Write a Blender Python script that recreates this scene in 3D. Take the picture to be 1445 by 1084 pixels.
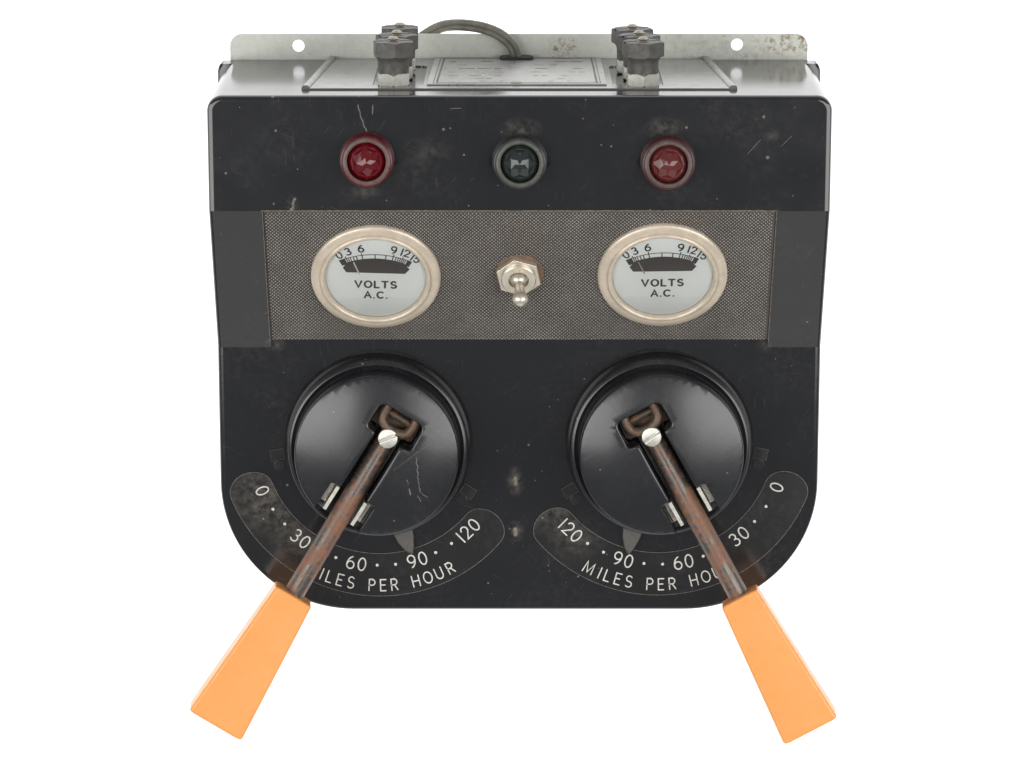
import bpy, bmesh, math, random
from math import sin, cos, pi, radians, degrees, atan2, hypot, sqrt
from mathutils import Matrix, Vector
random.seed(7)
for o in list(bpy.data.objects):
    bpy.data.objects.remove(o, do_unlink=True)
S = bpy.context.scene
COL = S.collection
MM = 0.001

# ------------------------------------------------------------------ camera, world, lamps, exposure
TILT = radians(12.7)
FWD = Vector((0, -sin(TILT), -cos(TILT)))
UP = Vector((0, cos(TILT), -sin(TILT)))
cam_d = bpy.data.cameras.new('camera'); cam = bpy.data.objects.new('camera', cam_d); COL.objects.link(cam)
cam_d.sensor_width = 36.0
cam_d.lens = 36.0 * 4702.0 / 1445.0
cam_d.clip_start = 0.05; cam_d.clip_end = 60.0
cam.location = Vector((-2.9, 0, 100)) * MM - FWD * 1.320
cam.rotation_euler = (-TILT, 0, 0)
S.camera = cam

world = bpy.data.worlds.new('World'); S.world = world; world.use_nodes = True
bg = world.node_tree.nodes['Background']
bg.inputs['Color'].default_value = (0.96, 0.98, 1.0, 1); bg.inputs['Strength'].default_value = 0.27

def softbox(name, loc, target, sx, sy, power, color=(1, 1, 1)):
    l = bpy.data.lights.new(name, 'AREA'); l.shape = 'RECTANGLE'; l.size = sx; l.size_y = sy
    l.energy = power; l.color = color
    o = bpy.data.objects.new(name, l); COL.objects.link(o)
    o.location = loc
    o.rotation_euler = (Vector(target) - Vector(loc)).to_track_quat('-Z', 'Y').to_euler()
    return o
softbox('softbox_left', (-1.03, 0.10, 1.42), (0, 0, 0.08), 0.84, 1.6, 21.0, (1.0, 0.99, 0.97))
softbox('softbox_right', (1.03, 0.10, 1.42), (0, 0, 0.08), 0.84, 1.6, 21.0, (1.0, 0.99, 0.97))
softbox('softbox_front', (0.0, -1.5, 0.62), (0, 0, 0.1), 1.8, 0.7, 2.6, (1.0, 0.985, 0.96))

S.view_settings.view_transform = 'Standard'; S.view_settings.look = 'None'
S.view_settings.exposure = 0.0; S.view_settings.gamma = 1.0
S.view_settings.use_curve_mapping = False
S.render.engine = 'CYCLES'

# ------------------------------------------------------------------ materials
def new_mat(name):
    m = bpy.data.materials.new(name); m.use_nodes = True
    nt = m.node_tree; b = nt.nodes['Principled BSDF']
    return m, nt, b
def N(nt, t, **kw):
    n = nt.nodes.new(t)
    for k, v in kw.items():
        if k in n.inputs: n.inputs[k].default_value = v
        else: setattr(n, k, v)
    return n
def coords(nt, scale=(1, 1, 1), rot=(0, 0, 0)):
    tc = N(nt, 'ShaderNodeTexCoord'); mr = N(nt, 'ShaderNodeMapping'); mp = N(nt, 'ShaderNodeMapping')
    mp.inputs['Scale'].default_value = scale; mr.inputs['Rotation'].default_value = rot
    nt.links.new(tc.outputs['Object'], mr.inputs['Vector']); nt.links.new(mr.outputs['Vector'], mp.inputs['Vector'])
    return mp.outputs['Vector']
def noise(nt, vec, scale, detail=4, rough=0.55):
    n = N(nt, 'ShaderNodeTexNoise'); n.inputs['Scale'].default_value = scale
    n.inputs['Detail'].default_value = detail; n.inputs['Roughness'].default_value = rough
    nt.links.new(vec, n.inputs['Vector']); return n.outputs['Fac']
def ramp(nt, fac, a, b, va=0.0, vb=1.0):
    r = N(nt, 'ShaderNodeMapRange'); r.inputs['From Min'].default_value = a; r.inputs['From Max'].default_value = b
    r.inputs['To Min'].default_value = va; r.inputs['To Max'].default_value = vb
    nt.links.new(fac, r.inputs['Value']); return r.outputs['Result']
def math2(nt, op, a, b):
    m = N(nt, 'ShaderNodeMath'); m.operation = op
    for i, v in enumerate((a, b)):
        if isinstance(v, (int, float)): m.inputs[i].default_value = v
        else: nt.links.new(v, m.inputs[i])
    return m.outputs[0]
def mixc(nt, fac, ca, cb):
    m = N(nt, 'ShaderNodeMix'); m.data_type = 'RGBA'
    if isinstance(fac, (int, float)): m.inputs[0].default_value = fac
    else: nt.links.new(fac, m.inputs[0])
    for i, c in ((6, ca), (7, cb)):
        if isinstance(c, tuple): m.inputs[i].default_value = c if len(c) == 4 else c + (1,)
        else: nt.links.new(c, m.inputs[i])
    return m.outputs[2]
def bump(nt, b, h, strength, dist):
    n = N(nt, 'ShaderNodeBump'); n.inputs['Strength'].default_value = strength; n.inputs['Distance'].default_value = dist
    nt.links.new(h, n.inputs['Height']); nt.links.new(n.outputs['Normal'], b.inputs['Normal'])

def plain(name, col, rough=0.5, metal=0.0, var=0.12, nscale=60, coat=0.0, bumps=0.0, ior=1.5):
    m, nt, b = new_mat(name)
    v = coords(nt); f = noise(nt, v, nscale, 5)
    dk = tuple(c * (1 - var) for c in col); lt = tuple(min(1, c * (1 + var)) for c in col)
    nt.links.new(mixc(nt, ramp(nt, f, 0.3, 0.7), dk, lt), b.inputs['Base Color'])
    nt.links.new(ramp(nt, noise(nt, v, nscale * 2.3, 4), 0.3, 0.7, max(0.02, rough * 0.8), min(1, rough * 1.2)), b.inputs['Roughness'])
    b.inputs['Metallic'].default_value = metal; b.inputs['Coat Weight'].default_value = coat; b.inputs['IOR'].default_value = ior
    if bumps: bump(nt, b, noise(nt, v, nscale * 6, 3), bumps, 0.0002)
    return m

def bakelite(name, base=(0.0115, 0.012, 0.014), rough=(0.08, 0.17), dust=0.6, spots=()):
    """black moulded phenolic: smudges in the gloss, dust film, specks and hairline scratches"""
    m, nt, b = new_mat(name)
    v = coords(nt)
    film = ramp(nt, noise(nt, v, 34, 6, 0.6), 0.45, 0.75)
    fine = ramp(nt, noise(nt, v, 420, 4, 0.6), 0.4, 0.72)
    filmf = math2(nt, 'MULTIPLY', math2(nt, 'MULTIPLY', film, fine), 0.2 * dust)
    col = mixc(nt, filmf, base, (0.13, 0.12, 0.105))
    # specks
    vo = N(nt, 'ShaderNodeTexVoronoi'); vo.inputs['Scale'].default_value = 210; nt.links.new(v, vo.inputs['Vector'])
    sz = ramp(nt, noise(nt, v, 90, 2), 0.45, 0.8, 0.0, 0.17)
    sp = math2(nt, 'LESS_THAN', vo.outputs['Distance'], sz)
    col = mixc(nt, math2(nt, 'MULTIPLY', sp, 0.5 * dust), col, (0.42, 0.39, 0.34))
    # scratches: very stretched noise in a few directions
    scr = None
    for ang, thr in ((20, 0.715), (-50, 0.72), (85, 0.71)):
        vs = coords(nt, (120, 2600, 120), (0, 0, radians(ang)))
        s = ramp(nt, noise(nt, vs, 1.0, 2, 0.4), thr, thr + 0.03)
        s = math2(nt, 'MULTIPLY', s, ramp(nt, noise(nt, v, 48 + ang * 0.1, 2), 0.5, 0.62))
        scr = s if scr is None else math2(nt, 'MAXIMUM', scr, s)
    col = mixc(nt, math2(nt, 'MULTIPLY', scr, 0.16), col, (0.22, 0.21, 0.2))
    # worn patches with a place of their own: (x, y, rx, ry, amount)
    for (x, y, rx, ry, am) in spots:
        mp = N(nt, 'ShaderNodeMapping'); mp.vector_type = 'TEXTURE'
        mp.inputs['Location'].default_value = (x * MM, y * MM, 0); mp.inputs['Scale'].default_value = (rx * MM, ry * MM, 1)
        tc = N(nt, 'ShaderNodeTexCoord'); nt.links.new(tc.outputs['Object'], mp.inputs['Vector'])
        g = N(nt, 'ShaderNodeTexGradient'); g.gradient_type = 'SPHERICAL'
        sx = N(nt, 'ShaderNodeVectorMath'); sx.operation = 'MULTIPLY'; sx.inputs[1].default_value = (1, 1, 0)
        nt.links.new(mp.outputs['Vector'], sx.inputs[0]); nt.links.new(sx.outputs[0], g.inputs['Vector'])
        k = math2(nt, 'MULTIPLY', math2(nt, 'MULTIPLY', g.outputs['Fac'], ramp(nt, noise(nt, v, 330, 5, 0.65), 0.38, 0.66)), am * 0.42)
        col = mixc(nt, k, col, (0.36, 0.32, 0.26))
    nt.links.new(col, b.inputs['Base Color'])
    r = ramp(nt, noise(nt, v, 22, 6, 0.62), 0.3, 0.7, rough[0], rough[1])
    r = math2(nt, 'ADD', r, math2(nt, 'MULTIPLY', filmf, 0.6))
    nt.links.new(r, b.inputs['Roughness'])
    b.inputs['IOR'].default_value = 1.58
    h = math2(nt, 'ADD', noise(nt, v, 18, 2), math2(nt, 'MULTIPLY', noise(nt, v, 900, 3), 0.02))
    bump(nt, b, h, 0.12, 0.0004)
    return m

def rusty(name, dark=(0.115, 0.10, 0.09), rust=(0.195, 0.088, 0.048), scale=230, lo=0.42, hi=0.6, metal=0.45, rough=0.42, grad=None):
    m, nt, b = new_mat(name)
    v = coords(nt)
    f = noise(nt, v, scale, 5, 0.58); g = noise(nt, v, scale * 0.25, 3)
    k = ramp(nt, math2(nt, 'ADD', math2(nt, 'MULTIPLY', f, 0.55), math2(nt, 'MULTIPLY', g, 0.45)), lo, hi)
    c = mixc(nt, k, dark, rust)
    c = mixc(nt, ramp(nt, noise(nt, v, scale * 2.0, 3), 0.56, 0.72, 0, 0.4), c, (0.34, 0.16, 0.08))
    nt.links.new(c, b.inputs['Base Color'])
    nt.links.new(ramp(nt, k, 0, 1, metal, 0.1), b.inputs['Metallic'])
    nt.links.new(ramp(nt, k, 0, 1, rough - 0.1, rough + 0.2), b.inputs['Roughness'])
    bump(nt, b, f, 0.22, 0.0003)
    return m

M = {}
M['housing'] = bakelite('black_bakelite_housing', spots=((-1.6, -44.6, 4.2, 7, 0.9), (-1.6, -65.9, 4, 5, 0.9),
                        (56, 104, 9, 5, 0.55), (0.5, 104, 9, 4.5, 0.5), (-60, 79, 7, 3, 0.4), (-88, 73.5, 3, 5, 0.7),
                        (-98, 12, 5, 4, 0.5), (98, 12, 4, 4, 0.35), (97, 101, 4, 3, 0.3), (-35, 95, 12, 7, 0.22)))
M['dial'] = bakelite('black_bakelite_dial', base=(0.0135, 0.0135, 0.0145), rough=(0.12, 0.26), dust=0.9, spots=((-45, -23, 20, 17, 0.8), (-33, -38, 14, 12, 0.5)))
M['knob'] = bakelite('black_bakelite_knob', base=(0.0125, 0.013, 0.0155), rough=(0.2, 0.32), dust=0.6)
M['pointer'] = bakelite('worn_bakelite_pointer', base=(0.075, 0.07, 0.062), rough=(0.4, 0.6), dust=0.8)
M['rubber'] = plain('black_rubber', (0.02, 0.02, 0.02), 0.7)
M['hole'] = plain('unlit_hole_black', (0.004, 0.004, 0.004), 0.9)
m, nt, b = new_mat('engraved_white_paint'); v = coords(nt)
c = mixc(nt, ramp(nt, noise(nt, v, 300, 4), 0.35, 0.7), (0.55, 0.54, 0.50), (0.70, 0.70, 0.67))
c = mixc(nt, ramp(nt, noise(nt, v, 900, 4, 0.7), 0.56, 0.68, 0, 0.6), c, (0.20, 0.18, 0.15))
nt.links.new(c, b.inputs['Base Color']); b.inputs['Roughness'].default_value = 0.6
M['paint'] = m
M['ink'] = plain('black_print', (0.028, 0.026, 0.026), 0.5)
M['window'] = plain('brown_black_window', (0.042, 0.030, 0.027), 0.45)
M['dialface'] = plain('pale_enamel_face', (0.86, 0.87, 0.845), 0.45, var=0.015, nscale=40)
M['needle'] = plain('pale_needle', (0.6, 0.58, 0.52), 0.4)
M['bezel'] = plain('cream_nickel_bezel', (0.57, 0.49, 0.39), 0.36, metal=0.3, var=0.1, nscale=260, bumps=0.15)
M['nickel'] = plain('nickel_plate', (0.63, 0.575, 0.48), 0.32, metal=0.7, var=0.06, nscale=300, bumps=0.03)
M['screw'] = plain('satin_nickel_screw', (0.66, 0.64, 0.58), 0.42, metal=0.75, var=0.12, nscale=500, bumps=0.3)
M['clip'] = plain('spring_clip_nickel', (0.62, 0.60, 0.53), 0.4, metal=0.7, var=0.15, nscale=400)
M['nut'] = plain('zinc_nut', (0.34, 0.335, 0.305), 0.42, metal=0.4, var=0.15, nscale=300, bumps=0.2)
M['post'] = plain('oxidised_grey_post', (0.068, 0.065, 0.059), 0.5, metal=0.2, var=0.3, nscale=330, bumps=0.35)
M['stud'] = plain('dull_thread', (0.36, 0.33, 0.27), 0.42, metal=0.8, var=0.2, nscale=500)
M['plate'] = plain('terminal_plate_grey', (0.20, 0.196, 0.19), 0.2, metal=0.35, var=0.1, nscale=80, ior=1.6)
M['bar'] = plain('bar_metal', (0.24, 0.23, 0.215), 0.24, metal=0.6, var=0.2, nscale=120)
M['label'] = plain('etched_label_metal', (0.36, 0.355, 0.345), 0.32, metal=0.5, var=0.12, nscale=120)
M['cord'] = plain('olive_rubber_cord', (0.165, 0.157, 0.127), 0.42, var=0.3, nscale=200, bumps=0.3)
M['orange'] = None
m, nt, b = new_mat('orange_plastic_handle')
v = coords(nt)
c = mixc(nt, ramp(nt, noise(nt, v, 30, 5), 0.35, 0.7), (0.79, 0.33, 0.09), (0.82, 0.357, 0.106))
c = mixc(nt, ramp(nt, noise(nt, v, 300, 6, 0.7), 0.6, 0.74, 0, 0.4), c, (0.62, 0.22, 0.07))
c = mixc(nt, ramp(nt, noise(nt, v, 110, 7, 0.7), 0.6, 0.76, 0, 0.35), c, (0.70, 0.25, 0.06))
nt.links.new(c, b.inputs['Base Color']); nt.links.new(ramp(nt, noise(nt, v, 80, 5), 0.3, 0.7, 0.24, 0.4), b.inputs['Roughness'])
b.inputs['Subsurface Weight'].default_value = 0.12; b.inputs['Subsurface Radius'].default_value = (0.004, 0.002, 0.001)
b.inputs['Subsurface Scale'].default_value = 1.0
bump(nt, b, noise(nt, v, 55, 3), 0.12, 0.0005)
M['orange'] = m
M['rod'] = rusty('rusted_steel_rod', scale=260, rough=0.36, lo=0.44, hi=0.60)
M['bracket'] = rusty('dark_rusted_bracket', dark=(0.10, 0.085, 0.065), rust=(0.15, 0.065, 0.035), scale=320, lo=0.45, hi=0.66, rough=0.42)
M['washer'] = rusty('rusted_washer', dark=(0.12, 0.085, 0.062), rust=(0.19, 0.105, 0.066), scale=420, rough=0.6, metal=0.1)

# galvanised plate with rust blooms
m, nt, b = new_mat('galvanised_steel')
v = coords(nt)
c = mixc(nt, ramp(nt, noise(nt, v, 420, 6, 0.65), 0.35, 0.68), (0.56, 0.58, 0.525), (0.655, 0.675, 0.62))
c = mixc(nt, ramp(nt, noise(nt, v, 55, 4), 0.35, 0.7, 0, 0.5), c, (0.64, 0.64, 0.58))
for (x, y, rx, ry, am) in ((112, 126, 17, 8, 1.0), (18.5, 123.5, 8.5, 5, 1.0), (96, 118.5, 9, 3, 0.35), (70, 124, 40, 9, 0.22)):
    mp = N(nt, 'ShaderNodeMapping'); mp.vector_type = 'TEXTURE'
    mp.inputs['Location'].default_value = (x * MM, y * MM, 0); mp.inputs['Scale'].default_value = (rx * MM, ry * MM, 1)
    tc = N(nt, 'ShaderNodeTexCoord'); nt.links.new(tc.outputs['Object'], mp.inputs['Vector'])
    sx = N(nt, 'ShaderNodeVectorMath'); sx.operation = 'MULTIPLY'; sx.inputs[1].default_value = (1, 1, 0)
    g = N(nt, 'ShaderNodeTexGradient'); g.gradient_type = 'SPHERICAL'
    nt.links.new(mp.outputs['Vector'], sx.inputs[0]); nt.links.new(sx.outputs[0], g.inputs['Vector'])
    k = math2(nt, 'MULTIPLY', math2(nt, 'MULTIPLY', ramp(nt, g.outputs['Fac'], 0, 0.6), ramp(nt, noise(nt, v, 380, 7, 0.7), 0.47, 0.62)), am)
    c = mixc(nt, k, c, (0.24, 0.155, 0.075))
c = mixc(nt, ramp(nt, noise(nt, v, 700, 3, 0.5), 0.70, 0.74, 0, 0.7), c, (0.12, 0.11, 0.1))
nt.links.new(c, b.inputs['Base Color'])
b.inputs['Metallic'].default_value = 0.15
nt.links.new(ramp(nt, noise(nt, v, 300, 5), 0.3, 0.7, 0.42, 0.6), b.inputs['Roughness'])
bump(nt, b, noise(nt, v, 700, 4), 0.25, 0.0003)
M['galv'] = m

# knurled panel: valleys coloured darker, raised tops paler, for contrast
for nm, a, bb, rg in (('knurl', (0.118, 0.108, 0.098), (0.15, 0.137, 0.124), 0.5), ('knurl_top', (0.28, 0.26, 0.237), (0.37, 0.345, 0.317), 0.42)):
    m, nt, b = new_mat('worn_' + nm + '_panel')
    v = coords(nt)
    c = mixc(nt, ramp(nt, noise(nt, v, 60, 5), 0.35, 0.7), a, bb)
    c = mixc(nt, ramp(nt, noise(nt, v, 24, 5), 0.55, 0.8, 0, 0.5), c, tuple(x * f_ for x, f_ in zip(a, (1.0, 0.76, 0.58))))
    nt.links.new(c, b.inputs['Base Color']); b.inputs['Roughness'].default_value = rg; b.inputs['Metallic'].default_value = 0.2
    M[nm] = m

def jewel(name, col, rough=0.1):
    m, nt, b = new_mat(name); v = coords(nt)
    c = mixc(nt, ramp(nt, noise(nt, v, 500, 4), 0.5, 0.8, 0, 0.3), col, tuple(0.5 * x + 0.05 for x in col))
    nt.links.new(c, b.inputs['Base Color']); b.inputs['Roughness'].default_value = rough
    b.inputs['IOR'].default_value = 1.5
    return m
def dusty(name, col, dustc, amt=0.75):
    m, nt, b = new_mat(name); v = coords(nt)
    c = mixc(nt, ramp(nt, noise(nt, v, 380, 6, 0.65), 0.3, 0.62, 0.2, amt), col, dustc)
    nt.links.new(c, b.inputs['Base Color']); b.inputs['Roughness'].default_value = 0.42
    return m
M['jewel_red'] = jewel('bright_red_jewel', (0.10, 0.003, 0.007))
M['jewel_dull'] = jewel('dull_red_jewel', (0.10, 0.017, 0.017), 0.18)
M['jewel_green'] = jewel('dark_green_jewel', (0.018, 0.024, 0.0235))
M['col_red'] = dusty('dusty_red_collar', (0.09, 0.012, 0.014), (0.125, 0.098, 0.085))
M['col_dull'] = dusty('dusty_dull_red_collar', (0.07, 0.02, 0.02), (0.10, 0.078, 0.07), 0.85)
M['col_green'] = dusty('dusty_green_collar', (0.03, 0.036, 0.034), (0.10, 0.095, 0.078))
M['side_red'] = jewel('red_jewel_side', (0.075, 0.005, 0.009), 0.3)
M['side_dull'] = jewel('dull_red_jewel_side', (0.05, 0.012, 0.012), 0.35)
M['side_green'] = jewel('green_jewel_side', (0.02, 0.024, 0.023), 0.35)
M['scratch'] = plain('pale_scratch_and_glint', (0.12, 0.112, 0.10), 0.7, var=0.5, nscale=900)
M['crack'] = plain('pale_chip', (0.17, 0.15, 0.125), 0.85, var=0.6, nscale=1200)

# glass
m = bpy.data.materials.new('gauge_glass'); m.use_nodes = True; nt = m.node_tree
for n in list(nt.nodes): nt.nodes.remove(n)
out = N(nt, 'ShaderNodeOutputMaterial'); tr = N(nt, 'ShaderNodeBsdfTransparent'); gl = N(nt, 'ShaderNodeBsdfGlossy')
tr.inputs['Color'].default_value = (0.975, 0.985, 0.98, 1); gl.inputs['Roughness'].default_value = 0.05
fr = N(nt, 'ShaderNodeFresnel'); fr.inputs['IOR'].default_value = 1.45
mx = N(nt, 'ShaderNodeMixShader')
nt.links.new(fr.outputs[0], mx.inputs[0]); nt.links.new(tr.outputs[0], mx.inputs[1]); nt.links.new(gl.outputs[0], mx.inputs[2])
nt.links.new(mx.outputs[0], out.inputs['Surface'])
M['glass'] = m

# table top with an added glow that keeps the backdrop white and shadowless
m, nt, b = new_mat('glowing_white_table')
b.inputs['Base Color'].default_value = (0.08, 0.08, 0.08, 1); b.inputs['Roughness'].default_value = 0.6; b.inputs['Specular IOR Level'].default_value = 0.1
b.inputs['Emission Color'].default_value = (1, 1, 1, 1); b.inputs['Emission Strength'].default_value = 1.45
M['table'] = m

# ------------------------------------------------------------------ mesh helpers (all sizes in millimetres)
class MB:
    def __init__(s): s.v = []; s.f = []
    def add(s, vs, fs, mat=None):
        k = len(s.v)
        s.v += [tuple(mat @ Vector(p)) if mat else tuple(p) for p in vs]
        s.f += [tuple(i + k for i in f) for f in fs]
        return s
    def box(s, x0, x1, y0, y1, z0, z1, mat=None):
        vs = [(x, y, z) for z in (z0, z1) for (x, y) in ((x0, y0), (x1, y0), (x1, y1), (x0, y1))]
        return s.add(vs, [(3, 2, 1, 0), (4, 5, 6, 7), (0, 1, 5, 4), (1, 2, 6, 5), (2, 3, 7, 6), (3, 0, 4, 7)], mat)
    def lathe(s, prof, seg=64, mat=None, closed=False):
        vs = []; fs = []; n = len(prof)
        idx = []
        for r, z in prof:
            if r < 1e-6: idx.append([len(vs)] * seg); vs.append((0, 0, z))
            else:
                idx.append(list(range(len(vs), len(vs) + seg)))
                vs += [(r * cos(2 * pi * k / seg), r * sin(2 * pi * k / seg), z) for k in range(seg)]
        rng = range(n if closed else n - 1)
        for i in rng:
            a, c = idx[i], idx[(i + 1) % n]
            for k in range(seg):
                q = [a[k], a[(k + 1) % seg], c[(k + 1) % seg], c[k]]
                q2 = []
                for t in q:
                    if t not in q2: q2.append(t)
                if len(q2) > 2: fs.append(tuple(q2))
        return s.add(vs, fs, mat)
    def loft(s, rings, cap0=True, cap1=True, mat=None):
        n = len(rings[0]); vs = [p for r in rings for p in r]; fs = []
        for i in range(len(rings) - 1):
            for k in range(n):
                fs.append((i * n + k, i * n + (k + 1) % n, (i + 1) * n + (k + 1) % n, (i + 1) * n + k))
        if cap0: fs.append(tuple(reversed(range(n))))
        if cap1: fs.append(tuple(range((len(rings) - 1) * n, len(rings) * n)))
        return s.add(vs, fs, mat)
    def prism(s, poly, z0, z1, ch=0.0, mat=None):
        rings = [[(x, y, z0) for x, y in poly]]
        if ch:
            rings.append([(x, y, z1 - ch) for x, y in poly])
            p1 = inset(poly, ch * 0.35); rings.append([(x, y, z1 - ch * 0.3) for x, y in p1])
            p2 = inset(poly, ch); rings.append([(x, y, z1) for x, y in p2])
        else: rings.append([(x, y, z1) for x, y in poly])
        return s.loft(rings, mat=mat)
    def tube(s, pts, rad, seg=12, flat=None, mat=None):
        """swept tube; flat=(a,b,ref) gives an elliptical section"""
        pts = [Vector(p) for p in pts]; rings = []
        up = Vector((0.0123, 0.02, 1)).normalized()
        prev = None
        for i, p in enumerate(pts):
            t = (pts[min(i + 1, len(pts) - 1)] - pts[max(i - 1, 0)]).normalized()
            if prev is None: a = t.cross(up); a = a if a.length > 1e-3 else t.cross(Vector((1, 0, 0)))
            else: a = prev - t * prev.dot(t)
            a.normalize(); prev = a; bb = t.cross(a)
            r = rad[i] if isinstance(rad, (list, tuple)) else rad
            rings.append([tuple(p + a * (r * cos(2 * pi * k / seg)) + bb * (r * sin(2 * pi * k / seg) * (flat or 1))) for k in range(seg)])
        return s.loft(rings, mat=mat)
    def mesh(s, name, smooth=35):
        me = bpy.data.meshes.new(name)
        me.from_pydata([(x * MM, y * MM, z * MM) for x, y, z in s.v], [], s.f)
        bm = bmesh.new(); bm.from_mesh(me); bmesh.ops.remove_doubles(bm, verts=bm.verts, dist=1e-7)
        bmesh.ops.recalc_face_normals(bm, faces=bm.faces); bm.to_mesh(me); bm.free()
        if smooth:
            for p in me.polygons: p.use_smooth = True
            me.set_sharp_from_angle(angle=radians(smooth))
        return me

def inset(poly, d):
    n = len(poly); out = []
    area = sum(poly[i][0] * poly[(i + 1) % n][1] - poly[(i + 1) % n][0] * poly[i][1] for i in range(n))
    sg = 1 if area > 0 else -1
    for i in range(n):
        p0 = Vector(poly[i - 1]); p1 = Vector(poly[i]); p2 = Vector(poly[(i + 1) % n])
        a = (p1 - p0).normalized(); c = (p2 - p1).normalized()
        na = Vector((-a.y, a.x)) * sg; nc = Vector((-c.y, c.x)) * sg
        bis = na + nc
        if bis.length < 1e-6: bis = na
        bis.normalize(); k = max(0.4, bis.dot(na))
        q = p1 + bis * (d / k); out.append((q.x, q.y))
    return out
def rounded(poly, radii, seg=8):
    """round the corners of a polygon"""
    n = len(poly); out = []
    for i in range(n):
        p0 = Vector(poly[i - 1]); p1 = Vector(poly[i]); p2 = Vector(poly[(i + 1) % n])
        r = radii[i] if isinstance(radii, (list, tuple)) else radii
        if r <= 0: out.append((p1.x, p1.y)); continue
        a = (p0 - p1).normalized(); c = (p2 - p1).normalized()
        ang = a.angle(c); t = r / math.tan(ang / 2)
        ctr = p1 + (a + c).normalized() * (r / sin(ang / 2))
        s0 = p1 + a * t - ctr; s1 = p1 + c * t - ctr
        a0 = atan2(s0.y, s0.x); a1 = atan2(s1.y, s1.x); d = (a1 - a0 + pi) % (2 * pi) - pi
        for k in range(seg + 1):
            q = a0 + d * k / seg; out.append((ctr.x + r * cos(q), ctr.y + r * sin(q)))
    return out
def circle(r, n=32, cx=0, cy=0): return [(cx + r * cos(2 * pi * k / n), cy + r * sin(2 * pi * k / n)) for k in range(n)]
def hexagon(r, rot=0): return [(r * cos(radians(rot + 60 * k)), r * sin(radians(rot + 60 * k))) for k in range(6)]
def smooth_path(pts, n=8):
    P = [Vector(p) for p in pts]; out = []
    for i in range(len(P) - 1):
        a = P[max(i - 1, 0)]; b_ = P[i]; c = P[i + 1]; d = P[min(i + 2, len(P) - 1)]
        for k in range(n):
            t = k / n
            out.append(0.5 * ((2 * b_) + (c - a) * t + (2 * a - 5 * b_ + 4 * c - d) * t * t + (3 * b_ - a - 3 * c + d) * t ** 3))
    out.append(P[-1]); return [tuple(p) for p in out]

def frame(o, x, y, z):
    """local frame: origin in mm, axis vectors"""
    mt = Matrix.Identity(4)
    for i, a in enumerate((x, y, z)):
        a = Vector(a).normalized()
        for r in range(3): mt[r][i] = a[r]
    for r in range(3): mt[r][3] = o[r] * MM
    return mt
def T(x, y, z, rot=0): return Matrix.Translation((x * MM, y * MM, z * MM)) @ Matrix.Rotation(rot, 4, 'Z')
def obj(name, mb, mat, parent=None, mtx=None, smooth=35, wn=False):
    me = mb.mesh(name, smooth) if isinstance(mb, MB) else mb
    if not me.materials: me.materials.append(M[mat])
    o = bpy.data.objects.new(name, me); COL.objects.link(o)
    if parent: o.parent = parent
    if mtx is not None: o.matrix_local = mtx
    if wn:
        md = o.modifiers.new('weighted_normal', 'WEIGHTED_NORMAL'); md.keep_sharp = True; md.weight = 100; md.mode = 'FACE_AREA'
    return o
def boolean(me, cutters):
    """subtract cutter meshes from a mesh, return a new mesh"""
    o = bpy.data.objects.new('work', me); COL.objects.link(o); tmp = [o]
    for c in cutters:
        k = bpy.data.objects.new('work_cut', c); COL.objects.link(k); tmp.append(k)
        md = o.modifiers.new('cut', 'BOOLEAN'); md.operation = 'DIFFERENCE'; md.solver = 'EXACT'; md.object = k
    bpy.context.view_layer.update()
    dg = bpy.context.evaluated_depsgraph_get()
    res = bpy.data.meshes.new_from_object(o.evaluated_get(dg))
    for t in tmp: bpy.data.objects.remove(t, do_unlink=True)
    return res
def finish(me, angle=35):
    for p in me.polygons: p.use_smooth = True
    me.set_sharp_from_angle(angle=radians(angle))

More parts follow.
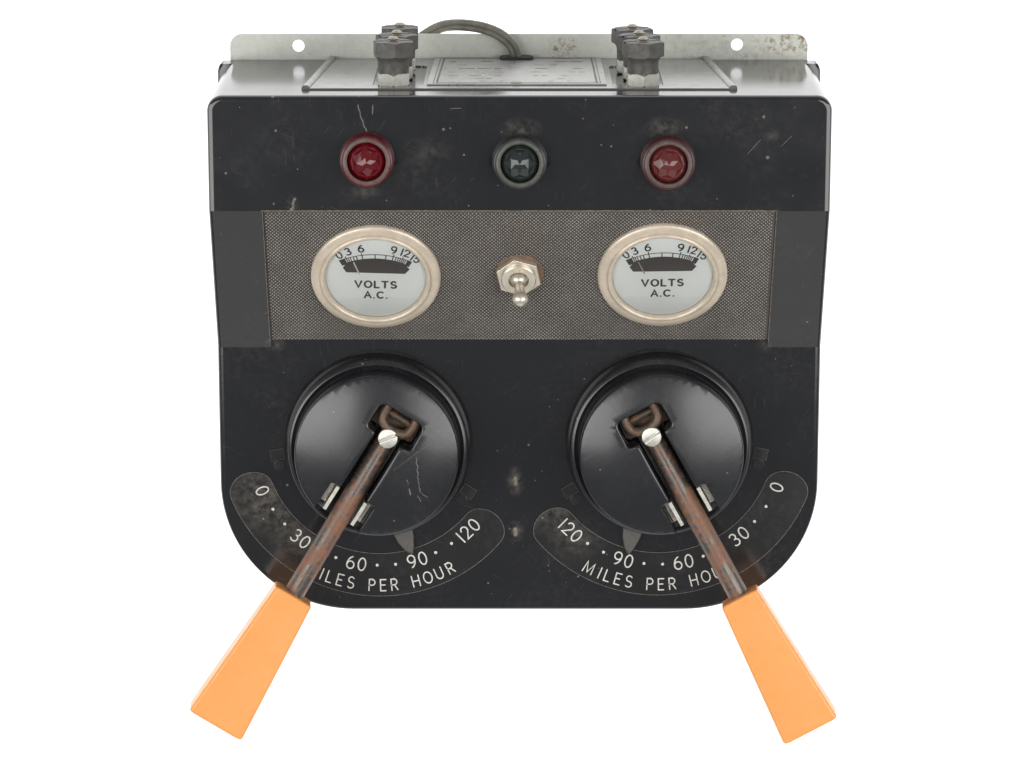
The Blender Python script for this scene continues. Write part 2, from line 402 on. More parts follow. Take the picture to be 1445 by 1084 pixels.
# ------------------------------------------------------------------ stroke lettering
def arc(cx, cy, rx, ry, a0, a1, n=14):
    return [(cx + rx * cos(radians(a0 + (a1 - a0) * k / n)), cy + ry * sin(radians(a0 + (a1 - a0) * k / n))) for k in range(n + 1)]
six = [arc(.3, .3, .28, .3, 180, 540, 24), arc(.52, .3, .5, .7, 180, 102, 10)]
GL = {
 '0': (.6, [arc(.3, .5, .28, .5, 90, 450, 28)]), '1': (.16, [[(.08, 0), (.08, 1)]]),
 '2': (.58, [arc(.28, .71, .26, .29, 165, -38) + [(.03, 0), (.57, 0)]]),
 '3': (.56, [arc(.26, .75, .23, .25, 145, -85), arc(.26, .26, .28, .265, 88, -145)]),
 '5': (.56, [[(.5, 1), (.13, 1), (.08, .56)] + arc(.27, .32, .27, .32, 128, -145)]),
 '6': (.6, six), '9': (.6, [[(.6 - x, 1 - y) for x, y in s] for s in six]),
 'M': (.86, [[(0, 0), (.08, 1), (.43, .08), (.78, 1), (.86, 0)]]), 'I': (.1, [[(.05, 0), (.05, 1)]]),
 'L': (.48, [[(0, 1), (0, 0), (.48, 0)]]), 'E': (.5, [[(.5, 1), (0, 1), (0, 0), (.5, 0)], [(0, .52), (.42, .52)]]),
 'S': (.58, [arc(.29, .75, .25, .25, 35, 270, 12) + arc(.29, .25, .28, .25, 85, -145, 12)]),
 'P': (.52, [[(0, 0), (0, 1), (.26, 1)] + arc(.26, .74, .26, .26, 90, -90, 10) + [(0, .48)]]),
 'R': (.56, [[(0, 0), (0, 1), (.26, 1)] + arc(.26, .74, .26, .26, 90, -90, 10) + [(0, .48)], [(.27, .48), (.56, 0)]]),
 'H': (.62, [[(0, 0), (0, 1)], [(.62, 0), (.62, 1)], [(0, .5), (.62, .5)]]),
 'O': (.78, [arc(.39, .5, .38, .5, 90, 450, 28)]), 'U': (.62, [[(0, 1), (0, .33)] + arc(.31, .32, .31, .32, 180, 360, 12) + [(.62, 1)]]),
 'V': (.7, [[(0, 1), (.35, 0), (.7, 1)]]), 'T': (.64, [[(0, 1), (.64, 1)], [(.32, 1), (.32, 0)]]),
 'A': (.72, [[(0, 0), (.36, 1), (.72, 0)], [(.13, .34), (.59, .34)]]), 'C': (.74, [arc(.4, .5, .39, .5, 48, 312, 20)]),
 '.': (.1, [[(.05, 0.0), (.05, 0.03)]])}
def ribbon(mb, pts, w, z, xf=lambda x, y: (x, y)):
    P = [Vector(p) for p in pts]; n = len(P); closed = (P[0] - P[-1]).length < 1e-5 * max(1, P[0].length)
    if closed: P = P[:-1]; n -= 1
    L = []; R = []
    for i in range(n):
        if closed: a = P[i] - P[i - 1]; c = P[(i + 1) % n] - P[i]
        else: a = P[i] - P[i - 1] if i else P[1] - P[0]; c = P[i + 1] - P[i] if i < n - 1 else P[-1] - P[-2]
        a.normalize(); c.normalize()
        na = Vector((-a.y, a.x)); nc = Vector((-c.y, c.x)); bis = na + nc
        bis = na.copy() if bis.length < 1e-6 else bis.normalized()
        k = max(0.5, bis.dot(na)); L.append(P[i] + bis * (w / 2 / k)); R.append(P[i] - bis * (w / 2 / k))
    if not closed:   # round caps
        d0 = (P[0] - P[1]).normalized(); d1 = (P[-1] - P[-2]).normalized()
        cap0 = [P[0] + (Matrix.Rotation(radians(q), 2) @ d0) * (w / 2) for q in (45, 0, -45)]
        cap1 = [P[-1] + (Matrix.Rotation(radians(q), 2) @ d1) * (w / 2) for q in (45, 0, -45)]
    vs = [(*xf(p.x, p.y), z) for p in L + R]
    fs = [(i, (i + 1) % n, n + (i + 1) % n, n + i) for i in range(n if closed else n - 1)]
    if not closed:
        k = len(vs); vs += [(*xf(p.x, p.y), z) for p in cap0 + cap1]
        fs += [(0, n, k, k + 1, k + 2), (n - 1, k + 5, k + 4, k + 3, 2 * n - 1)]
    mb.add(vs, fs)
def text_width(t, h, gap): return sum(GL[c][0] * h for c in t) + gap * (len(t) - 1)
def word(t, x, y, h, w, gap, z, rot=0.0, mb=None, stretch=1.0):
    """text centred on (x, y), rotated by rot radians"""
    mb = mb or MB(); tw = text_width(t, h, gap); cx = -tw / 2; ca, sa = cos(rot), sin(rot); lay = 0
    for ch in t:
        gw, strokes = GL[ch]
        for st in strokes:
            pts = [((cx + px * h), (py - 0.5) * h) for px, py in st]
            ribbon(mb, pts, w, z + lay * 0.012, lambda a, b_: (x + a * stretch * ca - b_ * sa, y + a * stretch * sa + b_ * ca)); lay += 1
        cx += gw * h + gap
    return mb

# ------------------------------------------------------------------ the setting
ZB, ZF, ZL = 13.0, 113.0, 80.7          # back of housing, upper front face, lower front face
YT = 116.5                               # terminal side at the front
tb = MB().box(-4000, 4000, -4000, 4000, -6, 0)
t_o = obj('table', tb, 'table'); t_o['kind'] = 'structure'

root = bpy.data.objects.new('train_transformer', None); COL.objects.link(root)
root.empty_display_size = 0.05
root['label'] = 'black twin-lever toy train transformer with orange handles, two voltmeters and three jewel lamps'
root['category'] = 'transformer'

# ------------------------------------------------------------------ housing
HW, YB, RB, RT = 120.5, -98.5, 53.0, 6.0
def footprint(off=0.0, seg=28):
    h = HW + off; yt = YT + off; yb = YB - off
    return rounded([(-h, yb), (h, yb), (h, yt), (-h, yt)], [RB + off, RB + off, RT, RT], seg)
body = MB().loft([[(x, y, z) for x, y in footprint(o_)] for o_, z in ((1.5, ZB), (0.0, ZF))])
YF, ZFOLD, YU = 10.8, ZL, 71.6
SL = (ZF - ZL) / (YU - YF); PA = math.atan(SL)
cheek = [(-200, ZL), (YF, ZL), (YU, ZF), (YU, ZF + 30), (-200, ZF + 30)]
REC = 1.5 / cos(PA)
cut1 = MB()
PX = 99.5
def xprism(mb, prof, x0, x1):
    return mb.loft([[(x, y, z) for y, z in prof] for x in (x0, x1)])
me_body = boolean(body.mesh('housing', 0), [xprism(MB(), cheek, -300, 300).mesh('c1', 0),
    xprism(MB(), [(YF - 3, ZL), (YF + REC / SL, ZL), (YU, ZF - REC), (YU, ZF + 40), (YF - 3, ZF + 40)], -PX, PX).mesh('c2', 0)])
bm = bmesh.new(); bm.from_mesh(me_body)
bmesh.ops.remove_doubles(bm, verts=bm.verts, dist=2e-6)
bmesh.ops.dissolve_degenerate(bm, edges=bm.edges, dist=1e-6)
bmesh.ops.dissolve_limit(bm, angle_limit=radians(0.3), verts=bm.verts, edges=bm.edges)
bm.normal_update()
peri = []
for e in bm.edges:
    if len(e.link_faces) != 2: continue
    n0, n1 = (f.normal for f in e.link_faces)
    if n0.angle(n1, 0) > radians(40) and min(abs(n0.z), abs(n1.z)) < 0.2 and max(n0.z, n1.z) > 0.5:
        mid = (e.verts[0].co + e.verts[1].co) / 2
        if min(n0.z, n1.z) < 0.1 and mid.z > 0.05 and (abs(mid.x) > 0.112 or mid.y > 0.112 or mid.y < -0.03): peri.append(e)
bmesh.ops.bevel(bm, geom=peri, offset=2.3 * MM, segments=6, profile=0.6, affect='EDGES', clamp_overlap=True)
bm.to_mesh(me_body); bm.free(); finish(me_body, 20)
me_body.materials.clear(); me_body.materials.append(M['housing'])
housing = obj('housing', me_body, 'housing', root, wn=True)
rim = MB().loft([[(x, y, z) for x, y in footprint(o_)] for o_, z in ((1.6, ZB), (3.4, ZB + .6), (3.4, ZB + 9.4), (2.6, ZB + 10.4), (1.2, ZB + 10.6))])
rim.v = [(x, min(y, YT + 1.32 - 0.15 * (z - ZB) / 6.6), z) for x, y, z in rim.v]
obj('rear_rim', rim, 'housing', housing)
# two moulding pips between the knobs, worn pale
for (x, y) in ((-1.6, -44.6), (-1.6, -65.9)):
    obj('moulding_pip', MB().lathe([(1.3, -0.3), (1.2, 0.1), (0.8, 0.4), (0, 0.5)], 14), 'crack', housing, T(x, y, ZL) @ Matrix.Diagonal((0.8, 1.6, 1, 1)))

def scratch(parent, mtx, pts, w, mat='scratch'):
    mb = MB(); ribbon(mb, pts, w, 0.03); return obj('scratch', mb, mat, parent, mtx, 0)
def jit(p0, p1, n, a):
    return [(p0[0] + (p1[0] - p0[0]) * k / n + (random.uniform(-a, a) if 0 < k < n else 0), p0[1] + (p1[1] - p0[1]) * k / n + (random.uniform(-a, a) if 0 < k < n else 0)) for k in range(n + 1)]
FZ = T(0, 0, ZF)
scratch(housing, FZ, jit((-62.2, 113.0), (-60.8, 107.5), 5, .25) + jit((-60.3, 106.6), (-58.9, 102.8), 4, .3), 0.42)
scratch(housing, FZ, jit((-56.4, 113), (-56.7, 109.4), 4, .2), 0.4)
scratch(housing, FZ, jit((-88.6, 72.2), (-86.8, 76.6), 5, .4), 0.9)
scratch(housing, FZ, jit((-26.5, 111.6), (-22.6, 111.8), 3, .1), 0.25)
scratch(housing, FZ, jit((88, 94), (93, 99.5), 3, .1), 0.18)
scratch(housing, FZ, jit((101, 97), (105, 101), 3, .1), 0.18)

M['lug_edge'] = plain('dull_edge_line', (0.055, 0.05, 0.045), 0.7, var=0.6, nscale=700)
M['worn'] = plain('worn_tan_edge', (0.17, 0.135, 0.10), 0.8, var=0.6, nscale=700)
mb = MB(); ribbon(mb, jit((-100.2, 71.75), (100.2, 71.75), 90, .07), 0.26, 0.03)
obj('worn_edge', mb, 'worn', housing, FZ, 0)
for sx in (-1, 1):
    mb = MB(); ribbon(mb, jit((sx * 99.75, -0.3), (sx * 99.75, -66), 26, .05), 0.2, 0.03)
    obj('worn_edge', mb, 'worn', housing, frame((0, YU, ZF), (1, 0, 0), (0, cos(PA), sin(PA)), (0, -sin(PA), cos(PA))), 0)

# ------------------------------------------------------------------ back plate with flange, feet
bp = rounded([(-118.5, -95), (118.5, -95), (119.4, 128.6), (-119.5, 128.6)], [52, 52, 5, 5], 14)
plate = boolean(MB().prism(bp, 11.6, 12.95).mesh('back_plate', 0),
                [MB().prism(circle(2.5, 28, x, y), 5, 20).mesh('h', 0) for x, y in ((-91.2, 123.7), (90.1, 124.2))])
finish(plate, 30); plate.materials.clear(); plate.materials.append(M['galv'])
plate_o = obj('back_plate', plate, 'galv', root)
foot = MB().lathe([(0, 0), (7.6, 0), (8.2, 0.8), (7.4, 11.6), (0, 11.6)], 28).mesh('rubber_foot')
for x, y in ((-98, 95), (98, 95), (-78, -70), (78, -70)): obj('rubber_foot', foot, 'rubber', plate_o, T(x, y, 0))

# ------------------------------------------------------------------ instrument panel: knurled sheet of small raised diamonds
tV = Vector((0, cos(PA), sin(PA))); nV = Vector((0, -sin(PA), cos(PA)))
P0 = Vector((0, YU, ZF)); PLEN = hypot(YU - YF, ZF - ZL)
def panel_frame(x, v, off=0.0):                  # v: distance along the slope from its upper edge (negative = down)
    return frame(P0 + Vector((x, 0, 0)) + tV * v + nV * off, (1, 0, 0), tV, nV)
LOW = -(PLEN - 1.5 / math.tan(PA))
mb = MB(); px_, py_ = 1.5, 0.80
x0, x1, y0, y1 = -PX + 0.25, PX - 0.25, LOW + 0.2, -1.0
mb.box(x0, x1, y0, y1, -1.45, -1.3)
j = 0; yy = y0 + py_
while yy < y1 - py_ * .6:
    xx = x0 + px_ / 2 + (px_ / 2 if j % 2 else 0)
    while xx < x1 - px_ * .4:
        a, c = px_ * .46, py_ * .92
        h = -0.66 + random.uniform(-0.07, 0.06); k = random.uniform(.42, .54)
        mb.add([(xx + a, yy, -1.3), (xx, yy + c, -1.3), (xx - a, yy, -1.3), (xx, yy - c, -1.3),
                (xx + a * k, yy, h), (xx, yy + c * k, h), (xx - a * k, yy, h), (xx, yy - c * k, h)],
               [(0, 1, 5, 4), (1, 2, 6, 5), (2, 3, 7, 6), (3, 0, 4, 7), (4, 5, 6, 7)])
        xx += px_
    yy += py_; j += 1
me = bpy.data.meshes.new('instrument_panel'); me.from_pydata([(a * MM, b_ * MM, c * MM) for a, b_, c in mb.v], [], mb.f); me.update()
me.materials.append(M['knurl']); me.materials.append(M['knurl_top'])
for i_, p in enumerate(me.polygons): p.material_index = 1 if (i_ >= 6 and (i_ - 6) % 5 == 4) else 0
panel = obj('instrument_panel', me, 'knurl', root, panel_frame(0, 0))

# ------------------------------------------------------------------ voltmeters
def voltmeter(x, v, rot, needle_ang, needle_mat):
    f = panel_frame(x, v, -0.9) @ Matrix.Rotation(rot, 4, 'Z')
    g = obj('voltmeter', MB().lathe([(25.6, -0.4), (25.6, 0.8), (25.3, 1.35), (24.7, 1.7), (23.6, 2.0), (22.2, 2.25), (22.0, 2.1), (21.85, 2.5), (21.5, 2.95), (21.0, 3.1), (20.5, 2.95), (20.1, 2.5), (19.8, 1.7), (19.7, 0.6)], 96), 'bezel', root, f, 50)
    face = obj('dial_face', MB().lathe([(0, 0.75), (19.9, 0.75), (19.9, 0.2), (0, 0.2)], 72), 'dialface', g)
    mb = MB(); cy = -19.0; Ro, Ri = 30.5, 28.6; zz = 0.80
    A = lambda deg, R: (R * sin(radians(deg)), cy + R * cos(radians(deg)))
    ribbon(mb, [A(q, Ro) for q in [-27 + 54 * k / 30 for k in range(31)]], 0.34, zz)
    for sgn in (-1, 1):
        q0, q1 = (27.6, 23.9) if sgn > 0 else (-28.2, -23.4)
        mb.add([(*A(q0, Ro + .3), zz + .01), (*A(q1, Ro + .3), zz + .01), (*A(q1, Ri - .8), zz + .01), (*A(q0, Ri - .8), zz + .01)], [(0, 1, 2, 3)])
    for q, ln, w in ((-21, 0, .4), (-19.4, 0, .4), (-17, 0, .4), (-14.6, 0, .4), (-10.4, .9, .42), (-0.6, 0, .42), (7.6, 0, .42), (13.0, .9, .42), (15.2, 0, .4), (17, 0, .4), (18.6, 0, .4), (20, .7, .4), (21.3, 0, .4), (22.6, 0, .4), (-22.4, .9, .4)):
        ribbon(mb, [A(q, Ri - .3), A(q, Ro + ln)], w, zz + .02)
    obj('scale_marks', mb, 'ink', face, None, 0)
    mb = MB(); top = [A(q, Ri) for q in [22.8 - 45.6 * k / 24 for k in range(25)]]
    poly = [(-13.0, 4.6), (-11.6, 2.3), (11.5, 2.2), (13.3, 4.5), (11.9, 6.2)] + top + [(-11.9, 6.2)]
    mb.add([(a, b_, zz + .005) for a, b_ in poly], [tuple(range(len(poly)))])
    obj('scale_window', mb, 'window', face, None, 0)
    q = needle_ang; mb = MB(); ribbon(mb, [A(q, Ri - .8), A(q * .96, 21.7)], 0.55, zz + .16)
    obj('needle', mb, needle_mat, g, None, 0)
    for t, a, b_, r in (('0', -14.5, 10.8, 33), ('3', -11.0, 12.7, 22), ('6', -5.9, 14.3, 6), ('9', 7.1, 14.0, -5), ('12', 11.6, 12.7, -16), ('15', 15.6, 10.0, -30)):
        obj('numeral', word(t, a, b_, 3.3, 0.62, .75, zz + .01, radians(r), stretch=1.05), 'ink', face, None, 0)
    obj('lettering', word('VOLTS', 0, -3.5, 3.15, .74, 1.1, zz + .01, stretch=1.12), 'ink', face, None, 0)
    obj('lettering', word('A.C.', .1, -8.8, 3.05, .7, 1.0, zz + .01, stretch=1.1), 'ink', face, None, 0)
    dome = [(19.75, 1.35)] + [(19.75 * (1 - k / 8), 1.35 + 1.0 * (1 - (1 - k / 8) ** 2)) for k in range(1, 9)]
    obj('glass', MB().lathe(dome, 64), 'glass', g, None, 60)
    return g
voltmeter(-56.6, -33.1, radians(-1.8), -18.2, 'needle')
voltmeter(56.4, -32.2, radians(1.2), -20.0, 'stud')

# ------------------------------------------------------------------ toggle switch
f = panel_frame(-0.3, -32.2, -0.9)
tg = obj('toggle_switch', MB().prism(rounded(hexagon(9.3, 40.5), .4, 3), 0.6, 2.6, 0.35), 'nickel', root, f, 40, True)
obj('washer', MB().lathe([(9.6, -0.2), (9.6, 0.35), (9.3, 0.6), (0, 0.6)], 40), 'washer', tg, Matrix.Translation((0.5 * MM, 0.5 * MM, 0)))
obj('bushing', MB().lathe([(6.9, 2.0), (6.9, 3.6), (6.5, 4.0), (4.1, 4.0), (3.8, 3.6), (3.7, 0.8), (0, 0.8)], 48), 'nickel', tg, None, 40)
ball = [(3.3 * sin(pi * k / 14), 3.1 - 3.1 * cos(pi * k / 14)) for k in range(15)]
obj('pivot', MB().lathe([(r * .98, z + 0.1) for r, z in ball], 32), 'nickel', tg, None, 60)
prof = [(1.5, 5.0), (1.75, 6.0), (2.25, 12.2)] + [(3.25 * sin(a), 14.6 - 3.25 * cos(a)) for a in [radians(44 + (180 - 44) * k / 12) for k in range(13)]]
obj('switch_lever', MB().lathe(prof, 32), 'nickel', tg, Matrix.Rotation(radians(2), 4, 'X') @ Matrix.Rotation(radians(2.5), 4, 'Y'), 50)

# ------------------------------------------------------------------ jewel lamps
def jewel_lamp(x, y, key, side, rot, label):
    f = T(x, y, ZF)
    l = obj('jewel_lamp', MB().lathe([(10.7, -0.3), (10.6, 0.3), (10.2, 0.6), (10.15, 5.6), (9.9, 6.3), (9.5, 6.5)], 56), 'side_' + key, root, f)
    l['label'] = label
    obj('collar', MB().lathe([(9.9, 5.9), (9.75, 6.25), (9.55, 6.3), (9.45, 6.2), (9.0, 6.75), (8.4, 6.95), (7.95, 6.9), (7.8, 7.1), (7.6, 7.0), (7.45, 6.0)], 56), 'col_' + key, l)
    mb = MB(); jr = random.Random(int(rot) + 5); NF = 6; rr_ = (8.9, 6.4, 3.9, 1.9); vs = []; fs = []
    for i_, r in enumerate(rr_):
        for k in range(NF):
            a = 2 * pi * (k + 0.5 * (i_ % 2)) / NF; q = r * (1 + (jr.uniform(-.04, .04) if i_ > 1 else 0))
            vs.append((q * cos(a), q * sin(a), 9.1 - 0.078 * r * r + (jr.uniform(-.05, .05) if i_ > 1 else 0)))
    vs.append((0, 0, 9.2))
    for i_ in range(len(rr_) - 1):
        for k in range(NF):
            a, b_ = i_ * NF + k, i_ * NF + (k + 1) % NF
            c, d = (i_ + 1) * NF + k, (i_ + 1) * NF + (k + 1) % NF
            fs += [(a, b_, c), (b_, d, c)] if i_ % 2 == 0 else [(a, b_, d), (a, d, c)]
    for k in range(NF): fs.append(((len(rr_) - 1) * NF + k, (len(rr_) - 1) * NF + (k + 1) % NF, len(vs) - 1))
    mb.add(vs, fs)
    obj('lens_skirt', MB().lathe([(7.8, 4.4), (6.1, 6.3), (5.3, 6.35), (0, 6.0)], 12), 'jewel_' + key, l, None, 0)
    obj('lens', mb, 'jewel_' + key, l, Matrix.Rotation(radians(rot), 4, 'Z'), 0)
    for sx in side:
        obj('socket_notch', MB().lathe([(2.6, 0.0), (2.5, 0.12), (0, 0.14)], 20), 'hole', l, Matrix.Translation((sx * 9.6 * MM, -0.1 * MM, 0.02 * MM)))
jewel_lamp(-58.9, 91.9, 'red', (1,), 8, 'bright red jewel')
jewel_lamp(0.1, 91.2, 'green', (-1, 1), 30, 'dark green jewel')
jewel_lamp(57.3, 90.9, 'dull', (-1,), 24, 'dull dusty red jewel')

# ------------------------------------------------------------------ speed dials, knobs and levers
PENT = {'0': None}
def speed_dial(cx, cy, a_start, a_end, nums, dots):
    f = T(cx, cy, ZL)
    rc, hw = 55.3, 9.1; pts = []
    n = 60
    for k in range(n + 1): a = radians(a_start + (a_end - a_start) * k / n); pts.append(((rc + hw) * cos(a), (rc + hw) * sin(a)))
    for k in range(1, 16):
        th = pi * k / 16; a = radians(a_end); r = rc + hw * cos(th); off = hw * sin(th) * 0.82
        pts.append((r * cos(a) - off * sin(a), r * sin(a) + off * cos(a)))
    for k in range(n + 1): a = radians(a_end + (a_start - a_end) * k / n); pts.append(((rc - hw) * cos(a), (rc - hw) * sin(a)))
    for k in range(1, 16):
        th = pi * k / 16; a = radians(a_start); r = rc - hw * cos(th); off = -hw * sin(th) * 0.82
        pts.append((r * cos(a) - off * sin(a), r * sin(a) + off * cos(a)))
    d = obj('speed_dial', MB().prism(pts, -0.2, 0.42, 0.16), 'dial', root, f, 60, True)
    edge = MB(); ribbon(edge, inset(pts, 0.12) + [inset(pts, 0.12)[0]], 0.22, 0.43); obj('dial_edge_glint', edge, 'scratch', d, None, 0)  # pale line painted along the bevel as its glint
    for t, a in nums:
        q = radians(a); gap = 1.5 if t != '120' else 1.35
        obj('numeral', word(t, 51.3 * cos(q), 51.3 * sin(q), 5.2, 0.56, gap, 0.47, q + pi / 2, stretch=1.0), 'paint', d, None, 0)
    dm = MB().lathe([(0.62, 0.4), (0.62, 0.52), (0, 0.56)], 14).mesh('dot')
    for a in dots:
        q = radians(a); obj('dot', dm, 'paint', d, T(51.2 * cos(q), 51.2 * sin(q), 0))
    for ch, a in zip('MILESPERHOUR', (-118.0, -113.3, -110.0, -105.8, -101.4, -93.1, -88.7, -84.3, -75.8, -70.9, -66.2, -61.3)):
        q = radians(a); obj('letter', word(ch, 59.7 * cos(q), 59.7 * sin(q), 4.7, 0.52, 0, 0.47, q + pi / 2, stretch=.95), 'paint', d, None, 0)
    return d
C1 = (-56.7, -28.6); C2 = (56.5, -28.2)
speed_dial(*C1, -159, -40, (('0', -157.1), ('30', -128.6), ('60', -100.7), ('90', -72.7), ('120', -45.4)),
           (-147.3, -138.6, -119.6, -110.4, -91.2, -82.8, -63.6, -55.2))
speed_dial(*C2, -140, -21, (('0', -21.6), ('30', -50.2), ('60', -78.4), ('90', -106.0), ('120', -133.9)),
           (-31.7, -40.4, -59.8, -69.0, -87.9, -96.4, -115.7, -124.1))

def cap_mesh():
    R = 32.7; zt = 27.4; drop = 4.2
    nx = 9.9; ex = -sqrt(R * R - nx * nx)
    a0 = atan2(ex, nx); a1 = atan2(ex, -nx) + 2 * pi
    arcp = [(R * cos(a0 + (a1 - a0) * k / 120), R * sin(a0 + (a1 - a0) * k / 120)) for k in range(121)]
    notch = [(-nx, -18.0), (-5.9, -17.6), (-5.7, 9.0), (-10.0, 9.6), (-9.6, 20.6), (9.6, 20.6), (10.0, 9.6), (5.7, 9.0), (5.9, -17.6), (nx, -18.0)]
    full = [arcp[-1]] + notch + [arcp[0]]
    rr = rounded([(-40, -60)] + full + [(40, -60)], [0, .01, 1.0, 1.0, 1.6, 1.6, 2.6, 2.6, 1.6, 1.6, 1.0, 1.0, .01, 0], 6)[1:-1]
    # drop the tiny corner rounding at the rim: use the arc's own end points
    poly = arcp + rr[7:-7]
    clean = []
    for p in poly:
        if not clean or hypot(p[0] - clean[-1][0], p[1] - clean[-1][1]) > 0.05: clean.append(p)
    poly = clean
    dome = lambda x, y: zt - drop * ((x * x + y * y) / (R * R)) ** 1.15
    rings = [[(x, y, -100.0) for x, y in poly]]
    for d, dz in ((0.0, -0.75), (0.1, -0.4), (0.35, -0.12), (0.75, 0.0)):
        ins = inset(poly, d) if d else poly
        rings.append([(x, y, dz) for x, y in ins])
    n = len(poly); bm = bmesh.new()
    R_ = [[bm.verts.new(p) for p in r] for r in rings]
    for a, c in zip(R_[:-1], R_[1:]):
        for k in range(n): bm.faces.new((a[k], a[(k + 1) % n], c[(k + 1) % n], c[k]))
    fc = bm.faces.new(R_[-1]); fc.normal_update()
    bmesh.ops.triangulate(bm, faces=[fc])
    for ax in (0, 1):
        q = -31.1
        while q <= 31.2:
            no = (1, 0, 0) if ax == 0 else (0, 1, 0); co = (q, 0, 0) if ax == 0 else (0, q, 0)
            bmesh.ops.bisect_plane(bm, geom=bm.verts[:] + bm.edges[:] + bm.faces[:], plane_co=co, plane_no=no, dist=1e-4)
            q += 2.6
    for v in bm.verts: v.co.z = 9.0 if v.co.z < -50 else dome(v.co.x, v.co.y) + v.co.z
    bm.verts.index_update()
    mb = MB(); mb.add([tuple(v.co) for v in bm.verts], [tuple(v.index for v in f.verts) for f in bm.faces]); bm.free()
    return mb.mesh('cap', 50)
CAP = cap_mesh(); CAP.materials.append(M['knob'])

def taper_handle(w0, w1, t0, t1, ln):
    mb = MB(); rings = []
    secs = [(0, -1.3), (0.25, -.35), (0.9, 0.0), (ln - 1.6, 0.0), (ln - .5, -.4), (ln, -1.6)]
    for s, ins in secs:
        k = s / ln; w = (w0 + (w1 - w0) * k) / 2 + ins; t = (t0 + (t1 - t0) * k) / 2 + ins
        rings.append([(x, -s, z) for x, z in rounded([(-w, -t), (w, -t), (w, t), (-w, t)], 1.5, 5)])
    return mb.loft(rings).mesh('handle', 50)

